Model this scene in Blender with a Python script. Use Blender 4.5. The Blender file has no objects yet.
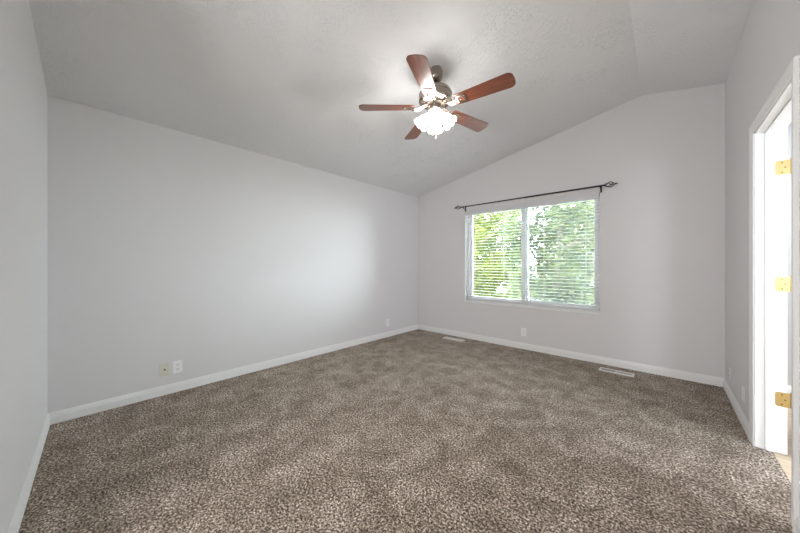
import bpy, bmesh, math, random
from mathutils import Vector, Matrix
random.seed(7)
S = bpy.context.scene
COL = S.collection
PI = math.pi

# ------------------------------------------------------------------ camera
F_PX, YAW, CY, CAM_H = 289.3, 0.7392, 265.2, 1.17
cd = bpy.data.cameras.new('camera')
cam = bpy.data.objects.new('camera', cd); COL.objects.link(cam)
cd.sensor_fit = 'HORIZONTAL'; cd.sensor_width = 36.0
cd.lens = F_PX / 800 * 36.0
cd.shift_y = -(533 / 2 - CY) / 800
cd.clip_start = 0.02; cd.clip_end = 200
cam.location = (0, 0, CAM_H)
cam.rotation_euler = (PI / 2, 0, YAW)
S.camera = cam

# ------------------------------------------------------------------ exposure
S.view_settings.view_transform = 'Standard'
S.view_settings.look = 'None'
S.view_settings.gamma = 1
S.view_settings.use_curve_mapping = False
S.view_settings.exposure = 0.2

# ------------------------------------------------------------------ sky
w = bpy.data.worlds.new('sky'); S.world = w; w.use_nodes = True
nt = w.node_tree
bg = nt.nodes['Background']
bg.inputs['Color'].default_value = (0.86, 0.93, 1.0, 1)
bg.inputs['Strength'].default_value = 32.0

def area(name, loc, direction, sx, sy, power, color):
    l = bpy.data.lights.new(name, 'AREA'); l.shape = 'RECTANGLE'
    l.size = sx; l.size_y = sy; l.energy = power; l.color = color
    o = bpy.data.objects.new(name, l); COL.objects.link(o); o.location = loc
    o.rotation_euler = Vector(direction).to_track_quat('-Z', 'Y').to_euler()
    return o
sun = bpy.data.lights.new('soft_sun', 'SUN'); sun.energy = 6.0; sun.angle = math.radians(12); sun.color = (1, .97, .9)
so = bpy.data.objects.new('soft_sun', sun); COL.objects.link(so)
so.rotation_euler = Vector((0.5, 0.75, -0.9)).to_track_quat('-Z', 'Y').to_euler()
# added fill lamps in the unseen hall behind the camera, then the bathroom lights
area('added_hall_fill', (-0.7, -1.35, 2.36), (0, 0.3, -1), 1.2, 1.2, 42, (1.0, 0.98, 0.95))  # added fill from behind the camera, no known lamp there
area('added_hall_uplight', (-0.7, -1.9, 0.9), (-0.1, 0.8, 0.85), 1.8, 1.0, 50, (0.99, 0.98, 0.96))  # no window here, an added uplight that brightens ceiling and walls
area('bathroom_ceiling_lamp', (1.55, 3.55, 2.40), (-0.25, -0.2, -1), 0.7, 0.9, 44, (0.97, 0.98, 1.0))
area('bathroom_window_light', (1.35, 0.33, 1.55), (-0.35, 1, -0.1), 0.5, 0.9, 25, (0.82, 0.90, 1.0))
area('bathroom_side_window_light', (2.46, 2.05, 1.5), (-1, 0.1, 0.0), 0.7, 0.9, 50, (0.86, 0.92, 1.0))

# ------------------------------------------------------------------ dimensions
XL, XR = -3.335, 0.435
YN, YD = -0.174, 4.152
WT = 0.121
RX, RZ = -0.18, 3.04           # ridge
HL, HR = 2.417, 2.92
def ceil_z(x):
    if x <= RX: return HL + (RZ - HL) * (x - XL) / (RX - XL)
    return RZ + (HR - RZ) * (x - RX) / (XR - RX)
WX0, WX1, WZ0, WZ1 = -2.364, -0.563, 0.610, 2.045     # window opening
DY0, DY1, DZ = 2.16, 2.925, 2.02                      # bathroom doorway

# ------------------------------------------------------------------ materials
def mat(name, color, rough=0.5, metal=0.0, spec=None, emit=None, estr=0.0):
    m = bpy.data.materials.new(name); m.use_nodes = True
    b = m.node_tree.nodes['Principled BSDF']
    b.inputs['Base Color'].default_value = (*color, 1)
    b.inputs['Roughness'].default_value = rough
    b.inputs['Metallic'].default_value = metal
    if spec is not None: b.inputs['Specular IOR Level'].default_value = spec
    if emit:
        b.inputs['Emission Color'].default_value = (*emit, 1)
        b.inputs['Emission Strength'].default_value = estr
    return m
def N(m, typ, **kw):
    n = m.node_tree.nodes.new(typ)
    for k, v in kw.items():
        if k in n.inputs: n.inputs[k].default_value = v
        else: setattr(n, k, v)
    return n
def L(m, a, b): m.node_tree.links.new(a, b)
def B(m): return m.node_tree.nodes['Principled BSDF']
def ramp(m, fac, stops, interp='LINEAR'):
    r = N(m, 'ShaderNodeValToRGB'); r.color_ramp.interpolation = interp
    e = r.color_ramp.elements
    while len(e) < len(stops): e.new(0.5)
    for el, (p, c) in zip(e, stops): el.position = p; el.color = (*c, 1)
    L(m, fac, r.inputs[0]); return r
def coords(m): return N(m, 'ShaderNodeTexCoord').outputs['Object']
def mapping(m, src, scale):
    mp = N(m, 'ShaderNodeMapping'); mp.inputs['Scale'].default_value = scale
    L(m, src, mp.inputs[0]); return mp.outputs[0]
def bump(m, h, strength, dist):
    b = N(m, 'ShaderNodeBump'); b.inputs['Strength'].default_value = strength
    b.inputs['Distance'].default_value = dist
    L(m, h, b.inputs['Height']); L(m, b.outputs[0], B(m).inputs['Normal']); return b

def paint(name, color, rough=0.55):
    m = mat(name, color, rough, spec=0.3)
    n = N(m, 'ShaderNodeTexNoise', Scale=90.0, Detail=2.0)
    L(m, coords(m), n.inputs['Vector'])
    bump(m, n.outputs[0], 0.12, 0.002)
    return m
M_wall = paint('wall_paint', (0.755, 0.742, 0.745))
M_trim = paint('white_trim_paint', (0.89, 0.89, 0.885), 0.35)
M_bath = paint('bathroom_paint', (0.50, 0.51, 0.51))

M_ceil = mat('textured_ceiling', (0.85, 0.85, 0.855), 0.8, spec=0.2)
c = coords(M_ceil)
n0 = N(M_ceil, 'ShaderNodeTexNoise', Scale=5.0, Detail=2.0); L(M_ceil, c, n0.inputs['Vector'])
vm = N(M_ceil, 'ShaderNodeVectorMath', operation='MULTIPLY_ADD')
L(M_ceil, n0.outputs['Color'], vm.inputs[0]); vm.inputs[1].default_value = (0.35, 0.35, 0.35); L(M_ceil, c, vm.inputs[2])
v1 = N(M_ceil, 'ShaderNodeTexNoise', Scale=26.0, Detail=3.0, Roughness=0.55, Distortion=1.6); L(M_ceil, vm.outputs[0], v1.inputs['Vector'])
r1 = ramp(M_ceil, v1.outputs[0], [(0.50, (0, 0, 0)), (0.62, (1, 1, 1))])
v2 = N(M_ceil, 'ShaderNodeTexNoise', Scale=3.0, Detail=2.0); L(M_ceil, c, v2.inputs['Vector'])
r2 = ramp(M_ceil, v2.outputs[0], [(0.42, (0.12, 0.12, 0.12)), (0.62, (1, 1, 1))])
mu = N(M_ceil, 'ShaderNodeMath', operation='MULTIPLY'); L(M_ceil, r1.outputs[0], mu.inputs[0]); L(M_ceil, r2.outputs[0], mu.inputs[1])
bump(M_ceil, mu.outputs[0], 0.6, 0.0065)

M_carpet = mat('speckled_carpet', (0.25, 0.2, 0.16), 1.0, spec=0.0)
c = coords(M_carpet)
a = N(M_carpet, 'ShaderNodeTexNoise', Scale=120.0, Detail=4.0, Roughness=0.85); L(M_carpet, c, a.inputs['Vector'])
a2 = N(M_carpet, 'ShaderNodeTexNoise', Scale=80.0, Detail=2.0, Roughness=0.6); L(M_carpet, c, a2.inputs['Vector'])
am = N(M_carpet, 'ShaderNodeMix', data_type='FLOAT'); am.inputs[0].default_value = 0.35
L(M_carpet, a.outputs[0], am.inputs[2]); L(M_carpet, a2.outputs[0], am.inputs[3])
ra = ramp(M_carpet, am.outputs[0], [(0.41, (0.010, 0.006, 0.003)), (0.465, (0.11, 0.077, 0.051)), (0.525, (0.36, 0.293, 0.230)), (0.59, (0.97, 0.85, 0.73))])
bb = N(M_carpet, 'ShaderNodeTexNoise', Scale=5.5, Detail=6.0, Roughness=0.72, Distortion=0.5); L(M_carpet, c, bb.inputs['Vector'])
rb = ramp(M_carpet, bb.outputs[0], [(0.36, (0.62, 0.59, 0.55)), (0.50, (0.93, 0.915, 0.90)), (0.64, (1.30, 1.33, 1.38))])
mx = N(M_carpet, 'ShaderNodeMixRGB', blend_type='MULTIPLY'); mx.inputs[0].default_value = 1
L(M_carpet, ra.outputs[0], mx.inputs[1]); L(M_carpet, rb.outputs[0], mx.inputs[2])
L(M_carpet, mx.outputs[0], B(M_carpet).inputs['Base Color'])
bump(M_carpet, am.outputs[0], 0.7, 0.014)
B(M_carpet).inputs['Sheen Weight'].default_value = 0.15

M_tile = mat('beige_vinyl_floor', (0.62, 0.5, 0.36), 0.35)
c = coords(M_tile)
n = N(M_tile, 'ShaderNodeTexNoise', Scale=6.0, Detail=4.0); L(M_tile, mapping(M_tile, c, (1, 6, 1)), n.inputs['Vector'])
r = ramp(M_tile, n.outputs[0], [(0.3, (0.52, 0.40, 0.27)), (0.7, (0.72, 0.60, 0.45))]); L(M_tile, r.outputs[0], B(M_tile).inputs['Base Color'])

def wood():
    m = mat('cherry_wood', (0.3, 0.09, 0.03), 0.3, spec=0.55)
    c = coords(m)
    n = N(m, 'ShaderNodeTexNoise', Scale=14.0, Detail=5.0, Roughness=0.6, Distortion=0.8); L(m, mapping(m, c, (0.35, 5, 1)), n.inputs['Vector'])
    r = ramp(m, n.outputs[0], [(0.3, (0.085, 0.022, 0.011)), (0.5, (0.18, 0.048, 0.020)), (0.7, (0.29, 0.085, 0.033))])
    L(m, r.outputs[0], B(m).inputs['Base Color'])
    B(m).inputs['Coat Weight'].default_value = 0.4; B(m).inputs['Coat Roughness'].default_value = 0.42
    return m
M_wood = wood()
M_nickel = mat('brushed_nickel', (0.37, 0.32, 0.275), 0.25, 1.0)
M_dark = mat('dark_bronze', (0.06, 0.05, 0.04), 0.4, 0.7)
M_black = mat('black_iron', (0.012, 0.012, 0.013), 0.45, 0.3)
M_brass = mat('polished_brass', (0.58, 0.43, 0.19), 0.3, 1.0)
M_screw = mat('dark_brass_screw', (0.22, 0.14, 0.05), 0.4, 1.0)
M_plate = mat('white_plastic', (0.92, 0.92, 0.93), 0.35)
M_ivory = mat('ivory_plastic', (0.70, 0.69, 0.60), 0.35)
M_slot = mat('dark_slot', (0.02, 0.02, 0.02), 0.6)
M_vinyl = mat('white_vinyl', (0.9, 0.9, 0.91), 0.4)
M_slat = mat('white_blind_slat', (0.70, 0.70, 0.72), 0.4)
M_reg = mat('white_enamel', (0.78, 0.75, 0.71), 0.35)
M_regd = mat('register_duct', (0.12, 0.10, 0.09), 0.7)
M_shade = mat('lit_frosted_glass', (0.9, 0.9, 0.9), 0.4, emit=(1.0, 0.975, 0.945), estr=23.0)
M_bark = mat('bark', (0.16, 0.13, 0.10), 0.9)
M_ground = mat('pale_bounce_ground', (0.42, 0.42, 0.38), 0.9)  # colour made pale so the ground bounces daylight up to the ceiling
M_siding = mat('pale_siding', (0.80, 0.80, 0.80), 0.7)
M_roof = mat('grey_shingle', (0.30, 0.30, 0.31), 0.9)
for m_, sc in ((M_bark, 20.0), (M_ground, 8.0), (M_roof, 12.0)):
    n = N(m_, 'ShaderNodeTexNoise', Scale=sc, Detail=4.0); L(m_, coords(m_), n.inputs['Vector'])
    col = B(m_).inputs['Base Color'].default_value[:3]
    r = ramp(m_, n.outputs[0], [(0.3, tuple(v * 0.7 for v in col)), (0.7, tuple(min(1, v * 1.4) for v in col))])
    L(m_, r.outputs[0], B(m_).inputs['Base Color'])

M_glass = bpy.data.materials.new('window_glass'); M_glass.use_nodes = True
t = M_glass.node_tree; t.nodes.clear()
o_ = t.nodes.new('ShaderNodeOutputMaterial'); mix = t.nodes.new('ShaderNodeMixShader')
tr = t.nodes.new('ShaderNodeBsdfTransparent'); gl = t.nodes.new('ShaderNodeBsdfGlossy'); fr = t.nodes.new('ShaderNodeFresnel')
tr.inputs[0].default_value = (0.93, 0.96, 0.95, 1); gl.inputs['Roughness'].default_value = 0.02; fr.inputs[0].default_value = 1.4
t.links.new(fr.outputs[0], mix.inputs[0]); t.links.new(tr.outputs[0], mix.inputs[1]); t.links.new(gl.outputs[0], mix.inputs[2]); t.links.new(mix.outputs[0], o_.inputs[0])

M_screen = bpy.data.materials.new('insect_screen'); M_screen.use_nodes = True
t = M_screen.node_tree; t.nodes.clear()
o_ = t.nodes.new('ShaderNodeOutputMaterial'); mix = t.nodes.new('ShaderNodeMixShader')
tr = t.nodes.new('ShaderNodeBsdfTransparent'); df = t.nodes.new('ShaderNodeBsdfDiffuse'); df.inputs[0].default_value = (0.22, 0.23, 0.25, 1)
mix.inputs[0].default_value = 0.22
t.links.new(tr.outputs[0], mix.inputs[1]); t.links.new(df.outputs[0], mix.inputs[2]); t.links.new(mix.outputs[0], o_.inputs[0])

def leafmat(name, c1, c2):
    m = bpy.data.materials.new(name); m.use_nodes = True
    t = m.node_tree; t.nodes.clear()
    o_ = t.nodes.new('ShaderNodeOutputMaterial'); mix = t.nodes.new('ShaderNodeMixShader')
    d = t.nodes.new('ShaderNodeBsdfDiffuse'); tl = t.nodes.new('ShaderNodeBsdfTranslucent')
    n = t.nodes.new('ShaderNodeTexNoise'); n.inputs['Scale'].default_value = 4.0; n.inputs['Detail'].default_value = 8; n.inputs['Roughness'].default_value = .7
    tc = t.nodes.new('ShaderNodeTexCoord'); t.links.new(tc.outputs['Object'], n.inputs['Vector'])
    r = t.nodes.new('ShaderNodeValToRGB'); e = r.color_ramp.elements
    e[0].position = .38; e[0].color = (*c1, 1); e[1].position = .62; e[1].color = (*c2, 1)
    t.links.new(n.outputs[0], r.inputs[0])
    t.links.new(r.outputs[0], d.inputs[0]); t.links.new(r.outputs[0], tl.inputs[0])
    mix.inputs[0].default_value = .5
    t.links.new(d.outputs[0], mix.inputs[1]); t.links.new(tl.outputs[0], mix.inputs[2]); t.links.new(mix.outputs[0], o_.inputs[0])
    return m
M_leafA = leafmat('yellow_green_leaves', (0.032, 0.045, 0.016), (0.140, 0.155, 0.034))
M_leafB = leafmat('blue_green_leaves', (0.030, 0.042, 0.032), (0.130, 0.155, 0.070))

# ------------------------------------------------------------------ mesh helpers
def link(name, bm, m, parent=None, smooth=False, bevel=0.0, loc=None):
    bmesh.ops.recalc_face_normals(bm, faces=bm.faces[:])
    me = bpy.data.meshes.new(name); bm.to_mesh(me); bm.free()
    o = bpy.data.objects.new(name, me); COL.objects.link(o)
    if m: me.materials.append(m)
    if parent: o.parent = parent
    if loc: o.location = loc
    if smooth:
        for p in me.polygons: p.use_smooth = True
        me.set_sharp_from_angle(angle=math.radians(40))
    if bevel:
        md = o.modifiers.new('bevel', 'BEVEL'); md.width = bevel; md.segments = 2; md.limit_method = 'ANGLE'
    return o
def struct(o): o['kind'] = 'structure'; return o
def thing(name, label, cat, loc=(0, 0, 0), rot=(0, 0, 0), group=None):
    o = bpy.data.objects.new(name, None); COL.objects.link(o); o.empty_display_size = .05
    o.location = loc; o.rotation_euler = rot; o['label'] = label; o['category'] = cat
    if group: o['group'] = group
    return o
def tag(o, label, cat, group=None):
    o['label'] = label; o['category'] = cat
    if group: o['group'] = group
    return o
def box(bm, x0, x1, y0, y1, z0, z1, mtx=None):
    vs = [bm.verts.new((x, y, z)) for x in (x0, x1) for y in (y0, y1) for z in (z0, z1)]
    for f in ((0, 1, 3, 2), (4, 6, 7, 5), (0, 4, 5, 1), (2, 3, 7, 6), (0, 2, 6, 4), (1, 5, 7, 3)):
        bm.faces.new([vs[i] for i in f])
    if mtx is not None: bmesh.ops.transform(bm, matrix=mtx, verts=vs)
    return vs
def prism(bm, pts, a, b, axis='Y', mtx=None):
    """pts 2D polygon extruded from a to b along axis"""
    def P(u, v, s):
        return {'Y': (u, s, v), 'X': (s, u, v), 'Z': (u, v, s)}[axis]
    A = [bm.verts.new(P(u, v, a)) for u, v in pts]; Bv = [bm.verts.new(P(u, v, b)) for u, v in pts]
    bm.faces.new(A); bm.faces.new(Bv[::-1])
    n = len(pts)
    for i in range(n): bm.faces.new((A[i], Bv[i], Bv[(i + 1) % n], A[(i + 1) % n]))
    if mtx is not None: bmesh.ops.transform(bm, matrix=mtx, verts=A + Bv)
    return A + Bv
def lathe(bm, prof, seg=32, mtx=None, close=False):
    rings = []
    for r, z in prof:
        rings.append([bm.verts.new((r * math.cos(2 * PI * i / seg), r * math.sin(2 * PI * i / seg), z)) for i in range(seg)])
    for a, b in zip(rings, rings[1:]):
        for i in range(seg): bm.faces.new((a[i], a[(i + 1) % seg], b[(i + 1) % seg], b[i]))
    if close:
        bm.faces.new(rings[0][::-1]); bm.faces.new(rings[-1])
    vs = [v for r in rings for v in r]
    if mtx is not None: bmesh.ops.transform(bm, matrix=mtx, verts=vs)
    return vs
def tube(bm, pts, r, seg=8):
    pts = [Vector(p) for p in pts]; rings = []
    rs = r if isinstance(r, (list, tuple)) else [r] * len(pts)
    up = None
    for i, p in enumerate(pts):
        d = (pts[min(i + 1, len(pts) - 1)] - pts[max(i - 1, 0)]).normalized()
        if up is None: up = Vector((0, 0, 1)) if abs(d.z) < .9 else Vector((1, 0, 0))
        s = d.cross(up).normalized(); up = s.cross(d).normalized()
        rings.append([bm.verts.new(p + rs[i] * (math.cos(2 * PI * k / seg) * s + math.sin(2 * PI * k / seg) * up)) for k in range(seg)])
    for a, b in zip(rings, rings[1:]):
        for k in range(seg): bm.faces.new((a[k], a[(k + 1) % seg], b[(k + 1) % seg], b[k]))
    bm.faces.new(rings[0][::-1]); bm.faces.new(rings[-1])

# ------------------------------------------------------------------ room shell
E_ = 0.02
bm = bmesh.new(); box(bm, XL - .12, 0.505, YN - .3, YD + .12, -.15, 0)
struct(link('floor', bm, M_carpet))
bm = bmesh.new(); box(bm, XL - .12, XL, YN - .3, YD, 0, HL + E_)
struct(link('wall_left', bm, M_wall))
# window wall, four pieces round the opening
bm = bmesh.new()
y0, y1 = YD, YD + .14
prism(bm, [(XL - .12, 0), (WX0, 0), (WX0, ceil_z(WX0) + E_), (XL - .12, HL)], y0, y1)
prism(bm, [(WX1, 0), (XR + .12, 0), (XR + .12, HR), (RX, RZ + E_), (WX1, ceil_z(WX1) + E_)], y0, y1)
prism(bm, [(WX0, 0), (WX1, 0), (WX1, WZ0), (WX0, WZ0)], y0, y1)
prism(bm, [(WX0, WZ1), (WX1, WZ1), (WX1, ceil_z(WX1) + E_), (WX0, ceil_z(WX0) + E_)], y0, y1)
bmesh.ops.remove_doubles(bm, verts=bm.verts[:], dist=1e-5)
struct(link('wall_window', bm, M_wall))
# right wall with the doorway
bm = bmesh.new()
box(bm, XR, XR + WT, YN - .3, DY0, 0, HR + E_)
box(bm, XR, XR + WT, DY1, YD, 0, HR + E_)
box(bm, XR, XR + WT, DY0, DY1, DZ, HR + E_)
struct(link('wall_right', bm, M_wall))
# wall behind the camera; unseen wide opening added to let the hall fill in
HX0, HX1, HZ = -1.6, 0.30, 2.25
bm = bmesh.new()
y0, y1 = YN - .12, YN
prism(bm, [(XL - .0, 0), (HX0, 0), (HX0, ceil_z(HX0) + E_), (XL, HL + E_)], y0, y1)
prism(bm, [(HX1, 0), (XR, 0), (XR, HR + E_), (HX1, ceil_z(HX1) + E_)], y0, y1)
prism(bm, [(HX0, HZ), (HX1, HZ), (HX1, ceil_z(HX1) + E_), (RX, RZ + E_), (HX0, ceil_z(HX0) + E_)], y0, y1)
struct(link('wall_near', bm, M_wall))
bm = bmesh.new()
prism(bm, [(XL - .12, HL - .024), (RX, RZ), (XR + WT, ceil_z(XR + WT)), (XR + WT, 3.25), (XL - .12, 3.25)], YN - .3, YD + .14)
struct(link('ceiling', bm, M_ceil))

SL = math.radians(-1.35)
def slant(o):
    p = Vector((XL, YN, 0)); o.matrix_world = Matrix.Translation(p) @ Matrix.Rotation(SL, 4, 'Z') @ Matrix.Translation(-p)
    return o
slant(bpy.data.objects['wall_near'])
# unseen hall added behind the camera to hold the fill lamps
bm = bmesh.new()
box(bm, -2.2, -2.1, -2.6, YN - .12, 0, 2.4); box(bm, 0.95, 1.05, -2.6, YN - .12, 0, 2.4); box(bm, -2.2, 1.05, -2.7, -2.6, 0, 2.4)
struct(link('wall_hall', bm, M_wall))
bm = bmesh.new(); box(bm, -2.2, 1.05, -2.7, YN - .12, 2.4, 2.5); struct(link('ceiling_hall', bm, M_ceil))
bm = bmesh.new(); box(bm, -2.2, 1.05, -2.7, YN - .12, -.15, 0); struct(link('floor_hall', bm, M_carpet))

# bathroom beyond the doorway
BX0, BX1, BY0, BY1 = XR + WT, 2.5, 0.2, 4.3
bm = bmesh.new()
box(bm, BX1, BX1 + .1, BY0 - .1, BY1 + .1, 0, 2.45); box(bm, BX0, BX1, BY0 - .1, BY0, 0, 2.45); box(bm, BX0, BX1, BY1, BY1 + .1, 0, 2.45)
struct(link('wall_bathroom', bm, M_bath))
bm = bmesh.new(); box(bm, BX0, BX1 + .1, BY0 - .1, BY1 + .1, 2.45, 2.55); struct(link('ceiling_bathroom', bm, M_bath))
bm = bmesh.new(); box(bm, 0.505, BX1 + .1, BY0 - .1, BY1 + .1, -.15, -.004); struct(link('floor_bathroom', bm, M_tile))

# baseboards
BB = [(0, 0), (.014, 0), (.014, .056), (.0105, .060), (.0105, .068), (.007, .074), (.004, .085), (0, .085)]
def bb_y(bm, x, sgn, y0, y1): prism(bm, [(x + sgn * a, b) for a, b in BB], y0, y1, 'Y')
def bb_x(bm, y, sgn, x0, x1): prism(bm, [(y + sgn * a, b) for a, b in BB], x0, x1, 'X')
CW = .063
bm = bmesh.new(); bb_y(bm, XL, 1, YN - .02, YD); struct(link('baseboard_left', bm, M_trim))
bm = bmesh.new(); bb_x(bm, YD, -1, XL, XR); struct(link('baseboard_window', bm, M_trim))
bm = bmesh.new(); bb_y(bm, XR, -1, DY1 + CW, YD); bb_y(bm, XR, -1, YN, DY0 - CW); struct(link('baseboard_right', bm, M_trim))
bm = bmesh.new(); bb_x(bm, YN, 1, XL, HX0 - CW); slant(struct(link('baseboard_near', bm, M_trim)))
bm = bmesh.new(); bb_x(bm, BY1, -1, BX0, BX1); bb_y(bm, BX1, -1, BY0, BY1); bb_x(bm, BY0, 1, BX0, BX1); struct(link('baseboard_bathroom', bm, M_trim))

# door casing (mitred moulding), both sides of the wall
CP = [(0.004, 0), (0.004, .007), (.010, .010), (.016, .0085), (.028, .0095), (.044, .013), (.052, .0155), (.060, .0155), (.063, .011), (.063, 0)]
def casing(bm, x, sgn, ya, yb, ztop):
    # path: up at ya, across, down at yb ; profile (offset outwards, projection)
    rows = []
    for off, pr in CP:
        X = x + sgn * pr
        rows.append([(X, ya - off, 0), (X, ya - off, ztop + off), (X, yb + off, ztop + off), (X, yb + off, 0)])
    V = [[bm.verts.new(p) for p in r] for r in rows]
    for a, b in zip(V, V[1:] + [V[0]]):
        for i in range(3): bm.faces.new((a[i], a[i + 1], b[i + 1], b[i]))
    bm.faces.new([r[0] for r in V]); bm.faces.new([r[3] for r in V][::-1])
bm = bmesh.new(); casing(bm, XR, -1, DY0, DY1, DZ); casing(bm, XR + WT, 1, DY0, DY1, DZ)
struct(link('trim_1', bm, M_trim))
# jamb lining and door stop
bm = bmesh.new(); JT = .004
box(bm, XR - .001, XR + WT + .001, DY1 - JT, DY1, 0, DZ); box(bm, XR - .001, XR + WT + .001, DY0, DY0 + JT, 0, DZ)
box(bm, XR - .001, XR + WT + .001, DY0, DY1, DZ - JT, DZ)
s0, s1 = XR + .040, XR + .078
box(bm, s0, s1, DY1 - .014, DY1 - JT, 0, DZ - JT); box(bm, s0, s1, DY0 + JT, DY0 + .014, 0, DZ - JT); box(bm, s0, s1, DY0 + JT, DY1 - JT, DZ - .014, DZ - JT)
struct(link('trim_2', bm, M_trim, bevel=.0012))
# casing of the added hall opening
bm = bmesh.new()
def casing_y(bm, y, sgn, xa, xb, ztop):
    rows = [[(xa - o, y + sgn * p, 0), (xa - o, y + sgn * p, ztop + o), (xb + o, y + sgn * p, ztop + o), (xb + o, y + sgn * p, 0)] for o, p in CP]
    V = [[bm.verts.new(p) for p in r] for r in rows]
    for a, b in zip(V, V[1:] + [V[0]]):
        for i in range(3): bm.faces.new((a[i], a[i + 1], b[i + 1], b[i]))
    bm.faces.new([r[0] for r in V]); bm.faces.new([r[3] for r in V][::-1])
casing_y(bm, YN, 1, HX0, HX1, HZ)
slant(struct(link('trim_3', bm, M_trim)))

# ------------------------------------------------------------------ bathroom door, swung right open
DT = .035
PX, PYH = XR + WT + .022, DY1 + .004           # hinge pin
MD = Matrix.Translation((PX, PYH - .007, 0)) @ Matrix.Rotation(math.radians(-45), 4, 'Z') @ Matrix.Translation((-PX, -PYH + .007, 0))
def swing(bm, vs=None): bmesh.ops.transform(bm, matrix=MD, verts=vs or bm.verts[:])
bm = bmesh.new()
dx0, dx1, dy0, dy1 = PX + .004, PX + .004 + DT, PYH + .004, PYH + .004 + .755
box(bm, dx0, dx1, dy0, dy1, .012, DZ - .008)
for (pa, pb, za, zb) in ((.11, .34, .22, .86), (.42, .65, .22, .86), (.11, .34, 1.0, 1.55), (.42, .65, 1.0, 1.55), (.11, .34, 1.66, 1.9), (.42, .65, 1.66, 1.9)):
    for xs in ((dx0 - .004, dx0), (dx1, dx1 + .004)):
        box(bm, xs[0], xs[1], dy0 + pa, dy0 + pb, za, zb)
swing(bm)
door = struct(link('door_1', bm, M_trim, bevel=.002))
for zc in (0.337, 1.053, 1.775):
    h = .089 / 2
    bm = bmesh.new()
    # leaf on the jamb, rounded corners
    def plate(bm, a0, a1, y0, y1, zc, h, r=.014):
        pts = []
        for cx, cz, s in ((a1 - r if a1 > a0 else a1 + r, zc + h - r, 0), (a1 - r if a1 > a0 else a1 + r, zc - h + r, 1)):
            for k in range(5):
                th = (PI / 2 - k * PI / 8) if s == 0 else (-k * PI / 8)
                pts.append((cx + (1 if a1 > a0 else -1) * r * math.cos(th), cz + r * math.sin(th)))
        pts += [(a0, zc - h), (a0, zc + h)]
        return prism(bm, pts, y0, y1, 'Y')
    plate(bm, PX, XR + .079, DY1 - JT - .002, DY1 - JT + .0005, zc, h)
    swing(bm, plate(bm, PX, PX + .036, dy0 - .002, dy0 + .0005, zc, h))
    for k in range(5):
        z0 = zc - h + k * .0178
        lathe(bm, [(.0066, z0 + .0005), (.0066, z0 + .0173)], 12, Matrix.Translation((PX, PYH - .007, 0)), close=True)
    lathe(bm, [(.001, zc + h + .008), (.005, zc + h + .006), (.006, zc + h + .002), (.0045, zc + h)], 12, Matrix.Translation((PX, PYH - .007, 0)), close=True)
    hg = link('hinge', bm, M_brass, door)
    for (x, z, y) in ((PX - .036, zc + .030, DY1 - JT - .002), (PX - .024, zc, DY1 - JT - .002), (PX - .036, zc - .030, DY1 - JT - .002),
                      (PX + .020, zc + .030, dy0 - .002), (PX + .026, zc, dy0 - .002), (PX + .020, zc - .030, dy0 - .002)):
        bm = bmesh.new(); lathe(bm, [(.0045, 0), (.004, .0012), (.001, .0014)], 10, Matrix.Translation((x, y, z)) @ Matrix.Rotation(PI / 2, 4, 'X'), close=True)
        if x > PX: swing(bm)
        link('screw', bm, M_screw, hg)
bm = bmesh.new()
lathe(bm, [(.03, 0), (.03, .006), (.012, .01), (.011, .03), (.024, .042), (.027, .055), (.02, .068), (.004, .072)], 20, Matrix.Translation((dx1, dy1 - .06, .95)) @ Matrix.Rotation(PI / 2, 4, 'Y'), close=True)
swing(bm)
link('door_knob', bm, M_brass, door, smooth=True)

# ------------------------------------------------------------------ window
FY = YD + .085
win = bpy.data.objects.new('window_1', None); COL.objects.link(win); win.location = (0, 0, 0); win['kind'] = 'structure'
bm = bmesh.new()
fx0, fx1, fz0, fz1 = WX0 + .001, WX1 - .001, WZ0 + .001, WZ1 - .001
def frame(bm, x0, x1, z0, z1, wl, wr, wb, wt, y0, y1):
    box(bm, x0, x0 + wl, y0, y1, z0, z1); box(bm, x1 - wr, x1, y0, y1, z0, z1)
    box(bm, x0 + wl, x1 - wr, y0, y1, z0, z0 + wb); box(bm, x0 + wl, x1 - wr, y0, y1, z1 - wt, z1)
frame(bm, fx0, fx1, fz0, fz1, .030, .030, .03, .03, FY, FY + .055)
link('window_frame', bm, M_vinyl, win, bevel=.002)
mx_ = -1.467
for (a, b, yy, wl_, wr_) in ((fx0 + .030, mx_ + .045, FY + .028, .036, .050), (mx_ - .045, fx1 - .030, FY + .004, .060, .036)):
    bm = bmesh.new(); frame(bm, a, b, fz0 + .03, fz1 - .03, wl_, wr_, .036, .036, yy, yy + .022)
    sh = link('sash', bm, M_vinyl, win, bevel=.002)
    bm = bmesh.new(); box(bm, a + .034, b - .034, yy + .009, yy + .013, fz0 + .064, fz1 - .064)
    link('pane', bm, M_glass, sh)
bm = bmesh.new(); box(bm, mx_, fx1 - .03, FY + .0535, FY + .0545, fz0 + .03, fz1 - .03)
link('insect_screen', bm, M_screen, win)
bm = bmesh.new()
box(bm, WX0 - .004, WX1 + .004, YD - .018, YD, WZ0 - .030, WZ0)
link('window_sill', bm, M_trim, win, bevel=.003)
bm = bmesh.new(); box(bm, WX0, WX1, YD, YD + .085, WZ0, WZ0 + .004)
link('sill_board', bm, M_trim, win)

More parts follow.
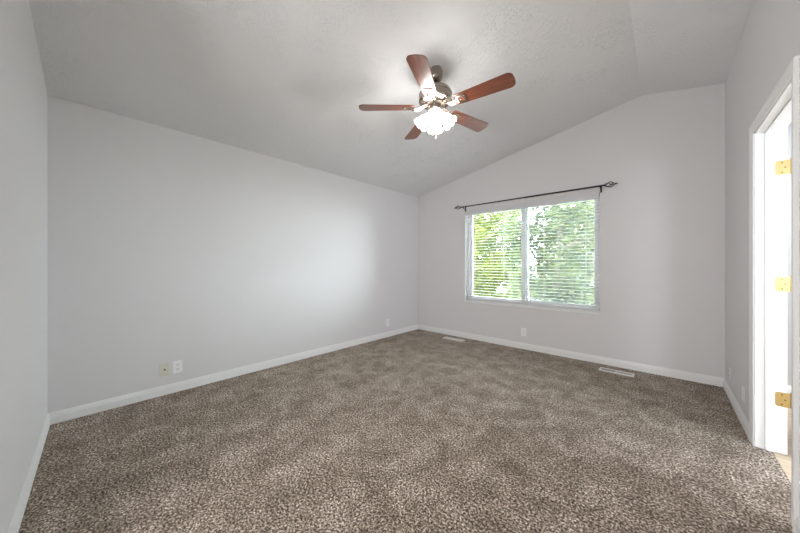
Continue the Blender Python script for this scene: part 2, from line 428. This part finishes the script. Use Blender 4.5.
# ------------------------------------------------------------------ blind
bl = thing('window_blind', 'wide white horizontal slat blind, lowered with its slats open, hanging in the window', 'blind', ((WX0 + WX1) / 2, YD + .032, WZ0))
HWID = (WX1 - WX0) / 2 - .006
bm = bmesh.new(); box(bm, -HWID, HWID, -.022, .026, WZ1 - WZ0 - .045, WZ1 - WZ0 - .001); link('headrail', bm, M_slat, bl, bevel=.002)
bm = bmesh.new(); box(bm, -HWID, HWID, -.033, -.025, WZ1 - WZ0 - .072, WZ1 - WZ0 - .001); link('valance', bm, M_slat, bl, bevel=.003)
bm = bmesh.new()
PITCH = .0432; zs = []
z = .072
while z < WZ1 - WZ0 - .062:
    zs.append(z); z += PITCH
for z in zs:
    tilt = math.radians(3)
    prof = []
    for k in range(7):
        u = -1 + k / 3; prof.append((u * .0245, .0028 * (1 - u * u)))
    pts = prof + [(a, b - .0024) for a, b in prof[::-1]]
    pts = [(a * math.cos(tilt) - b * math.sin(tilt), z + a * math.sin(tilt) + b * math.cos(tilt)) for a, b in pts]
    prism(bm, pts, -HWID, HWID, 'X')
link('slats', bm, M_slat, bl)
bm = bmesh.new(); box(bm, -HWID, HWID, -.026, .026, .008, .038); link('bottom_rail', bm, M_slat, bl, bevel=.003)
for x in (-HWID + .14, -HWID + .62, HWID - .62, HWID - .14):
    bm = bmesh.new()
    for y in (-.0262, .0262): box(bm, x - .0012, x + .0012, y - .0006, y + .0006, .02, WZ1 - WZ0 - .05)
    link('ladder_cord', bm, M_slat, bl)
bm = bmesh.new(); tube(bm, [(-HWID + .06, -.036, WZ1 - WZ0 - .08), (-HWID + .06, -.037, .55)], .004, 8)
link('tilt_wand', bm, M_vinyl, bl)

# ------------------------------------------------------------------ curtain rod
RY, RZZ = -.08, 2.096
rod = thing('curtain_rod', 'thin black iron curtain rod with twisted cage finials mounted above the window', 'curtain rod', (-1.45, YD, RZZ))
rx0, rx1 = -2.375 + 1.45, -.530 + 1.45
bm = bmesh.new(); tube(bm, [(rx0, RY, 0), (.1, RY, 0)], .0085, 12); tube(bm, [(.05, RY, 0), (rx1, RY, 0)], .0105, 12)
link('rod', bm, M_black, rod, smooth=True)
for s, x0 in ((-1, rx0), (1, rx1)):
    bm = bmesh.new()
    Ln = .105; c0 = x0 + s * .018
    for k in range(4):
        pts = []
        for i in range(15):
            u = i / 14
            rr = .004 + .026 * math.sin(PI * u) ** 1.1
            an = k * PI / 2 + u * PI * .9
            pts.append((c0 + s * Ln * u, RY + rr * math.cos(an), rr * math.sin(an)))
        tube(bm, pts, .0042, 6)
    tube(bm, [(x0, RY, 0), (c0 + s * .006, RY, 0)], .0095, 12)
    tube(bm, [(c0 + s * (Ln - .006), RY, 0), (c0 + s * (Ln + .012), RY, 0), (c0 + s * (Ln + .026), RY, 0)], [.007, .0075, .003], 12)
    link('finial', bm, M_black, rod, smooth=True)
    bm = bmesh.new(); xb = x0 - s * .02
    box(bm, xb - .009, xb + .009, -.006, 0, -.064, .022)
    tube(bm, [(xb, -.004, -.030), (xb, -.045, -.028), (xb, RY - .004, -.012)], .0055, 8)
    pts = [(xb, RY + .011 * math.cos(t_ * PI / 8), .011 * math.sin(t_ * PI / 8)) for t_ in range(7, 18)]
    tube(bm, pts, .004, 6)
    link('bracket', bm, M_black, rod, smooth=True)

# ------------------------------------------------------------------ ceiling fan
FX, FYc = -1.41, 1.985
fan = thing('ceiling_fan', 'five-blade ceiling fan with cherry wood blades, nickel motor and lit glass shades', 'ceiling fan', (FX, FYc, 0))
CZ = ceil_z(FX)
bm = bmesh.new()
sl = math.atan((RZ - HL) / (RX - XL))
lathe(bm, [(.050, .022), (.056, 0), (.060, -.02), (.062, -.045), (.060, -.062), (.052, -.080), (.038, -.094), (.024, -.102), (.014, -.105)], 40, Matrix.Translation((0, 0, CZ)), close=True)
link('canopy', bm, M_nickel, fan, smooth=True)
bm = bmesh.new(); lathe(bm, [(.0125, CZ - .08), (.0125, 2.64)], 20, close=True)
lathe(bm, [(.018, CZ - .104), (.026, CZ - .114), (.018, CZ - .126)], 20, close=True)
link('downrod', bm, M_dark, fan, smooth=True)
bm = bmesh.new()
lathe(bm, [(.012, 2.655), (.030, 2.653), (.036, 2.645), (.05, 2.641), (.100, 2.634), (.124, 2.622), (.134, 2.606), (.1385, 2.590), (.1385, 2.586), (.135, 2.583), (.135, 2.546), (.1385, 2.543), (.1385, 2.537), (.130, 2.529), (.110, 2.521), (.085, 2.516), (.06, 2.514)], 48, close=True)
link('motor_housing', bm, M_nickel, fan, smooth=True)
bm = bmesh.new()   # dark band with vents below the motor
lathe(bm, [(.07, 2.522), (.082, 2.516), (.082, 2.506), (.07, 2.500), (.05, 2.498)], 40, close=True)
link('flywheel', bm, M_dark, fan, smooth=True)
bm = bmesh.new()   # switch housing / light-kit neck
lathe(bm, [(.045, 2.506), (.056, 2.500), (.056, 2.470), (.050, 2.462), (.044, 2.456), (.040, 2.440), (.034, 2.420), (.024, 2.400), (.012, 2.392), (.008, 2.378), (.003, 2.374)], 40, close=True)
link('switch_housing', bm, M_nickel, fan, smooth=True)
BZ, R_TIP, A0 = 2.487, .64, math.radians(6)
for k in range(5):
    an = A0 + k * 2 * PI / 5
    # blade iron
    bm = bmesh.new()
    pit = Matrix.Rotation(math.radians(-11), 4, 'X')
    outer = [(.185, -.030), (.205, -.040), (.262, -.044), (.276, -.036), (.276, .036), (.262, .044), (.205, .040), (.185, .030)]
    inner = [(.208, -.022), (.214, -.027), (.250, -.030), (.258, -.024), (.258, .024), (.250, .030), (.214, .027), (.208, .022)]
    for z0, z1 in ((-.0095, -.0045),):
        A = [bm.verts.new((x, y, z0)) for x, y in outer]; Bq = [bm.verts.new((x, y, z0)) for x, y in inner]
        A2 = [bm.verts.new((x, y, z1)) for x, y in outer]; B2 = [bm.verts.new((x, y, z1)) for x, y in inner]
        n_ = len(A)
        for i in range(n_):
            j = (i + 1) % n_
            bm.faces.new((A[i], A[j], Bq[j], Bq[i])); bm.faces.new((A2[i], B2[i], B2[j], A2[j]))
            bm.faces.new((A[i], A2[i], A2[j], A[j])); bm.faces.new((Bq[i], Bq[j], B2[j], B2[i]))
        bmesh.ops.transform(bm, matrix=pit, verts=A + Bq + A2 + B2)
    for sy in (-1, 1):   # two curling arms to the flywheel
        tube(bm, [(.065, sy * .010, .020), (.10, sy * .020, .012), (.135, sy * .026, -.012), (.165, sy * .020, -.016), (.195, sy * .026, -.009)], [.008, .007, .0065, .006, .006], 8)
    tube(bm, [(.06, 0, .018), (.105, 0, .006), (.15, 0, -.016), (.20, 0, -.008), (.225, 0, -.007)], [.009, .008, .007, .006, .005], 8)
    iron = link('blade_iron', bm, M_nickel, fan, smooth=True)
    iron.location = (0, 0, BZ); iron.rotation_euler = (0, 0, an)
    # blade
    bm = bmesh.new()
    pts = []
    x0, x1, w0, w1, rc = .180, R_TIP, .056, .071, .042
    pts += [(x0 + .012, -w0), (x0, -w0 + .012), (x0, w0 - .012), (x0 + .012, w0)]
    for i in range(9):
        th = PI / 2 - i * PI / 16
        pts.append((x1 - rc + rc * math.cos(th) - .004, w1 - rc + rc * math.sin(th)))
    pts.append((x1, 0))
    for i in range(9):
        th = -i * PI / 16
        pts.append((x1 - rc + rc * math.cos(th) - .004, -w1 + rc + rc * math.sin(th)))
    prism(bm, pts, -.0035, .0035, 'Z', mtx=pit)
    bl_ = link('blade', bm, M_wood, fan, bevel=.0015)
    bl_.location = (0, 0, BZ); bl_.rotation_euler = (0, 0, an)
    for (sx, sy) in ((.232, -.0), (.266, -.03), (.266, .03)):
        bm = bmesh.new(); lathe(bm, [(.002, -.013), (.0045, -.012), (.005, -.0095), (.005, -.004)], 10, Matrix.Translation((sx, sy, 0)), close=True)
        bmesh.ops.transform(bm, matrix=pit, verts=bm.verts[:])
        link('screw', bm, M_nickel, iron, smooth=True)
# four tulip shades on curved arms
for k in range(4):
    an = math.radians(-54.6 + 90 * k)
    tilt = math.radians(43)
    bm = bmesh.new()
    tube(bm, [(.03, 0, 2.418), (.036, 0, 2.437), (.040, 0, 2.440), (.044, 0, 2.436)], [.009, .008, .008, .010], 10)
    M_ = Matrix.Translation((.044, 0, 2.436)) @ Matrix.Rotation(-tilt, 4, 'Y')
    lathe(bm, [(.012, .006), (.024, 0), (.026, -.014), (.024, -.018)], 24, M_, close=True)
    arm = link('lamp_arm', bm, M_nickel, fan, smooth=True); arm.rotation_euler = (0, 0, an)
    bm = bmesh.new()
    seg = 48; prof = [(.022, -.012), (.027, -.025), (.036, -.042), (.043, -.060), (.047, -.078), (.050, -.096), (.056, -.112), (.062, -.124)]
    rings = []
    for off in (0, -.0025):
        for (r_, z_) in (prof if off == 0 else prof[::-1]):
            ring = []
            fl = max(0, (-z_ - .06) / .06)
            for i in range(seg):
                th = 2 * PI * i / seg
                rr = (r_ + off) * (1 + .07 * fl * math.cos(8 * th)); zz = z_ + .006 * fl * math.cos(8 * th)
                ring.append(bm.verts.new((rr * math.cos(th), rr * math.sin(th), zz)))
            rings.append(ring)
    for a_, b_ in zip(rings, rings[1:] + [rings[0]]):
        for i in range(seg): bm.faces.new((a_[i], a_[(i + 1) % seg], b_[(i + 1) % seg], b_[i]))
    bmesh.ops.transform(bm, matrix=M_, verts=bm.verts[:])
    sd = link('lamp_shade', bm, M_shade, fan, smooth=True); sd.rotation_euler = (0, 0, an)
    bm = bmesh.new()
    lathe(bm, [(.012, -.02), (.013, -.035), (.020, -.055), (.026, -.072), (.024, -.086), (.014, -.096), (.003, -.099)], 20, M_, close=True)
    bu = link('light_bulb', bm, M_shade, arm, smooth=True)
for (x, y, z1) in ((.034, -.040, 2.205), (-.03, -.044, 2.26)):
    bm = bmesh.new()
    tube(bm, [(x, y, 2.47), (x, y, z1 + .02)], .0012, 6)
    lathe(bm, [(.002, z1 + .024), (.005, z1 + .016), (.006, z1 + .006), (.004, z1 - .004), (.001, z1 - .006)], 10, Matrix.Translation((x, y, 0)), close=True)
    link('pull_chain', bm, M_vinyl, fan)

# ------------------------------------------------------------------ wall plates
def rounded(w_, h_, r=.004):
    pts = []
    for cx, cz, a0 in ((w_ - r, h_ - r, 0), (-w_ + r, h_ - r, PI / 2), (-w_ + r, -h_ + r, PI), (w_ - r, -h_ + r, 1.5 * PI)):
        for i in range(4): pts.append((cx + r * math.cos(a0 + i * PI / 6), cz + r * math.sin(a0 + i * PI / 6)))
    return pts
def wall_plate(name, label, cat, loc, rz, kind, m=M_plate, group=None):
    # local: wall is y=0, room is -y
    t = thing(name, label, cat, loc, (0, 0, rz), group)
    bm = bmesh.new(); prism(bm, rounded(.035, .057), -.006, 0, 'Y'); link('cover_plate', bm, m, t, bevel=.002)
    if kind == 'duplex':
        for s in (-1, 1):
            bm = bmesh.new(); zc = s * .0195
            pts = [(.0165 * math.cos(a * PI / 12), max(-.0115, min(.0115, .0165 * math.sin(a * PI / 12))) + zc) for a in range(24)]
            prism(bm, pts, -.0085, -.004, 'Y'); f = link('socket', bm, m, t, bevel=.0005)
            bm = bmesh.new()
            box(bm, -.0075, -.0050, -.0090, -.0080, zc - .002, zc + .007); box(bm, .0050, .0075, -.0090, -.0080, zc - .002, zc + .006)
            lathe(bm, [(.0026, 0), (.0026, .001)], 10, Matrix.Translation((0, -.0080, zc - .0065)) @ Matrix.Rotation(PI / 2, 4, 'X'), close=True)
            link('slots', bm, M_slot, f)
        sc = [0]
    elif kind == 'coax':
        bm = bmesh.new()
        lathe(bm, [(.0075, 0), (.0075, .002), (.0048, .002), (.0048, .009), (.003, .009)], 16, Matrix.Translation((0, -.006, 0)) @ Matrix.Rotation(PI / 2, 4, 'X'), close=True)
        link('cable_jack', bm, M_dark, t)
        sc = [-.042, .042]
    else:
        sc = [-.042, .042]
    for z_ in sc:
        bm = bmesh.new(); lathe(bm, [(.003, 0), (.0026, .001), (.0005, .0012)], 10, Matrix.Translation((0, -.006, z_)) @ Matrix.Rotation(PI / 2, 4, 'X'), close=True)
        link('screw', bm, m, t)
    return t
LW, RW = PI / 2, -PI / 2
wall_plate('cable_plate', 'ivory square-cornered cable plate with a dark jack low on the left wall', 'cable plate', (XL, .499, .226), LW, 'coax', M_ivory)
wall_plate('power_outlet', 'white duplex power outlet right beside the ivory cable plate', 'outlet', (XL, .594, .229), LW, 'duplex', group='white duplex power outlets')
wall_plate('power_outlet', 'white duplex power outlet on the left wall near the far corner', 'outlet', (XL, 3.355, .234), LW, 'duplex', group='white duplex power outlets')
wall_plate('power_outlet', 'white duplex power outlet on the wall below the window', 'outlet', (-1.446, YD, .236), 0, 'duplex', group='white duplex power outlets')
wall_plate('power_outlet', 'white duplex power outlet on the right wall close to the corner', 'outlet', (XR, 3.86, .212), RW, 'duplex', group='white duplex power outlets')
wall_plate('wall_plate', 'plain white cover plate on the right wall beside the doorway casing', 'wall plate', (XR, 3.27, .226), RW, 'blank')

# ------------------------------------------------------------------ floor registers
def register(label, loc, w_, h_, rot=0):
    t = thing('floor_register', label, 'floor vent', loc, (0, 0, rot), 'floor registers along the window wall')
    bm = bmesh.new()
    a, b = w_ / 2, h_ / 2
    ia, ib = a - .020, b - .032
    O = [(-a, -b), (a, -b), (a, b), (-a, b)]; I = [(-ia, -ib), (ia, -ib), (ia, ib), (-ia, ib)]
    lo = [bm.verts.new((x, y, 0)) for x, y in O]; mid = [bm.verts.new((x * .985, y * .96, .006)) for x, y in O]; inn = [bm.verts.new((x, y, .008)) for x, y in I]; dn = [bm.verts.new((x, y, .001)) for x, y in I]
    for r0, r1_ in ((lo, mid), (mid, inn), (inn, dn)):
        for i in range(4): bm.faces.new((r0[i], r0[(i + 1) % 4], r1_[(i + 1) % 4], r1_[i]))
    bm.faces.new(lo[::-1])
    box(bm, -.006, .006, -ib, ib, .001, .009)
    link('register_frame', bm, M_reg, t)
    bm = bmesh.new(); box(bm, -ia + .001, ia - .001, -ib + .001, ib - .001, .0012, .0022); link('duct_opening', bm, M_regd, t)
    n_ = 22
    for i in range(n_):
        if i in (0, 11): bm = bmesh.new()
        x = -ia + (i + .5) * 2 * ia / n_
        box(bm, -.0011, .0011, -ib, ib, 0, .006, Matrix.Translation((x, 0, .0015)) @ Matrix.Rotation(math.radians(25 if x < 0 else -25), 4, 'Y'))
        if i in (10, 21): link('louvres', bm, M_reg, t)
    return t
register('white metal floor register in the carpet nearest the far left corner', (-2.455, 3.945, 0), .35, .115)
register('white metal floor register in the carpet to the right of the window', (-.385, 3.935, 0), .31, .125)

# ------------------------------------------------------------------ outdoors
GZ = -3.0
bm = bmesh.new(); box(bm, -40, 30, 4.6, 45, GZ - .2, GZ)
struct(link('ground', bm, M_ground))
def tree(label, x, y, r, zc, h, nleaf, m, seed, lsize=.085):
    rnd = random.Random(seed)
    t = thing('tree', label, 'tree', (x, y, GZ), (0, 0, 0), 'trees outside the window')
    bm = bmesh.new()
    pts = [(0, 0, 0)]; px, py = 0, 0
    for i in range(1, 8):
        px += rnd.uniform(-.12, .12); py += rnd.uniform(-.12, .12)
        pts.append((px, py, (zc + h * .5 - GZ) * i / 7))
    tube(bm, pts, [.17 * (1 - i / 9) for i in range(8)], 10)
    for i in range(16):
        b0 = Vector(pts[rnd.randint(2, 6)]); an = rnd.uniform(0, 2 * PI); ln = rnd.uniform(.5, .95) * r
        d = Vector((math.cos(an), math.sin(an), rnd.uniform(.2, .8)))
        tube(bm, [b0, b0 + d * ln * .5 + Vector((0, 0, -.05)), b0 + d * ln], [.05, .035, .012], 6)
    link('trunk', bm, M_bark, t, smooth=True)
    # leaf clusters
    cl = []
    for i in range(46):
        while True:
            p = Vector((rnd.uniform(-1, 1), rnd.uniform(-1, 1), rnd.uniform(-1, 1)))
            if .25 < p.length < 1: break
        cl.append((Vector((p.x * r, p.y * r, p.z * h + zc - GZ)), rnd.uniform(.3, .62)))
    vs, fs = [], []
    for i in range(nleaf):
        c_, cr = cl[rnd.randint(0, len(cl) - 1)]
        p = c_ + Vector((rnd.gauss(0, 1), rnd.gauss(0, 1), rnd.gauss(0, .8))) * cr * .5
        q_ = math.hypot(p.x, p.y)
        if q_ > r: p.x *= r / q_; p.y *= r / q_
        a_ = Vector((rnd.uniform(-1, 1), rnd.uniform(-1, 1), rnd.uniform(-.7, .7))).normalized()
        b_ = a_.cross(Vector((rnd.uniform(-1, 1), rnd.uniform(-1, 1), rnd.uniform(-1, 1)))).normalized()
        s_ = lsize * rnd.uniform(.6, 1.3); k0 = len(vs)
        n_ = a_.cross(b_) * s_ * .12
        vs += [p - a_ * s_, p + b_ * s_ * .42 + n_, p + a_ * s_, p - b_ * s_ * .42 + n_]
        fs += [(k0, k0 + 1, k0 + 2), (k0, k0 + 2, k0 + 3)]
    me = bpy.data.meshes.new('foliage'); me.from_pydata([tuple(v) for v in vs], [], fs); me.materials.append(m)
    o = bpy.data.objects.new('foliage', me); COL.objects.link(o); o.parent = t
tree('yellow-green leafy tree filling the left half of the window view', -4.4, 8.6, 1.35, 1.3, 2.6, 8000, M_leafA, 3)
tree('blue-green tree with slender trunk, nearest behind the right half of the window', -2.0, 7.2, .95, 1.2, 2.2, 6500, M_leafB, 5, .075)
tree('pale green tree seen at the right edge of the window', -1.5, 10.4, 1.5, 1.3, 2.6, 7500, M_leafA, 9)
tree('wide blue-green tree far behind the yellow-green one, left in the window', -5.6, 12.6, 2.2, 1.2, 3.0, 11000, M_leafB, 12, .11)
tree('yellow-green tree farthest off, behind the right half of the window', -2.3, 15.2, 2.2, 1.2, 3.4, 11000, M_leafA, 21, .12)
hs = thing('house', 'pale sided neighbouring house glimpsed low behind the trees through the window', 'house', (-5.0, 20, GZ))
bm = bmesh.new(); box(bm, -8, 8, 0, 6, 0, 3.1); link('wall', bm, M_siding, hs)
bm = bmesh.new(); prism(bm, [(-.4, 3.1), (3, 4.2), (6.4, 3.1)], -8.4, 8.4, 'X'); link('roof', bm, M_roof, hs)
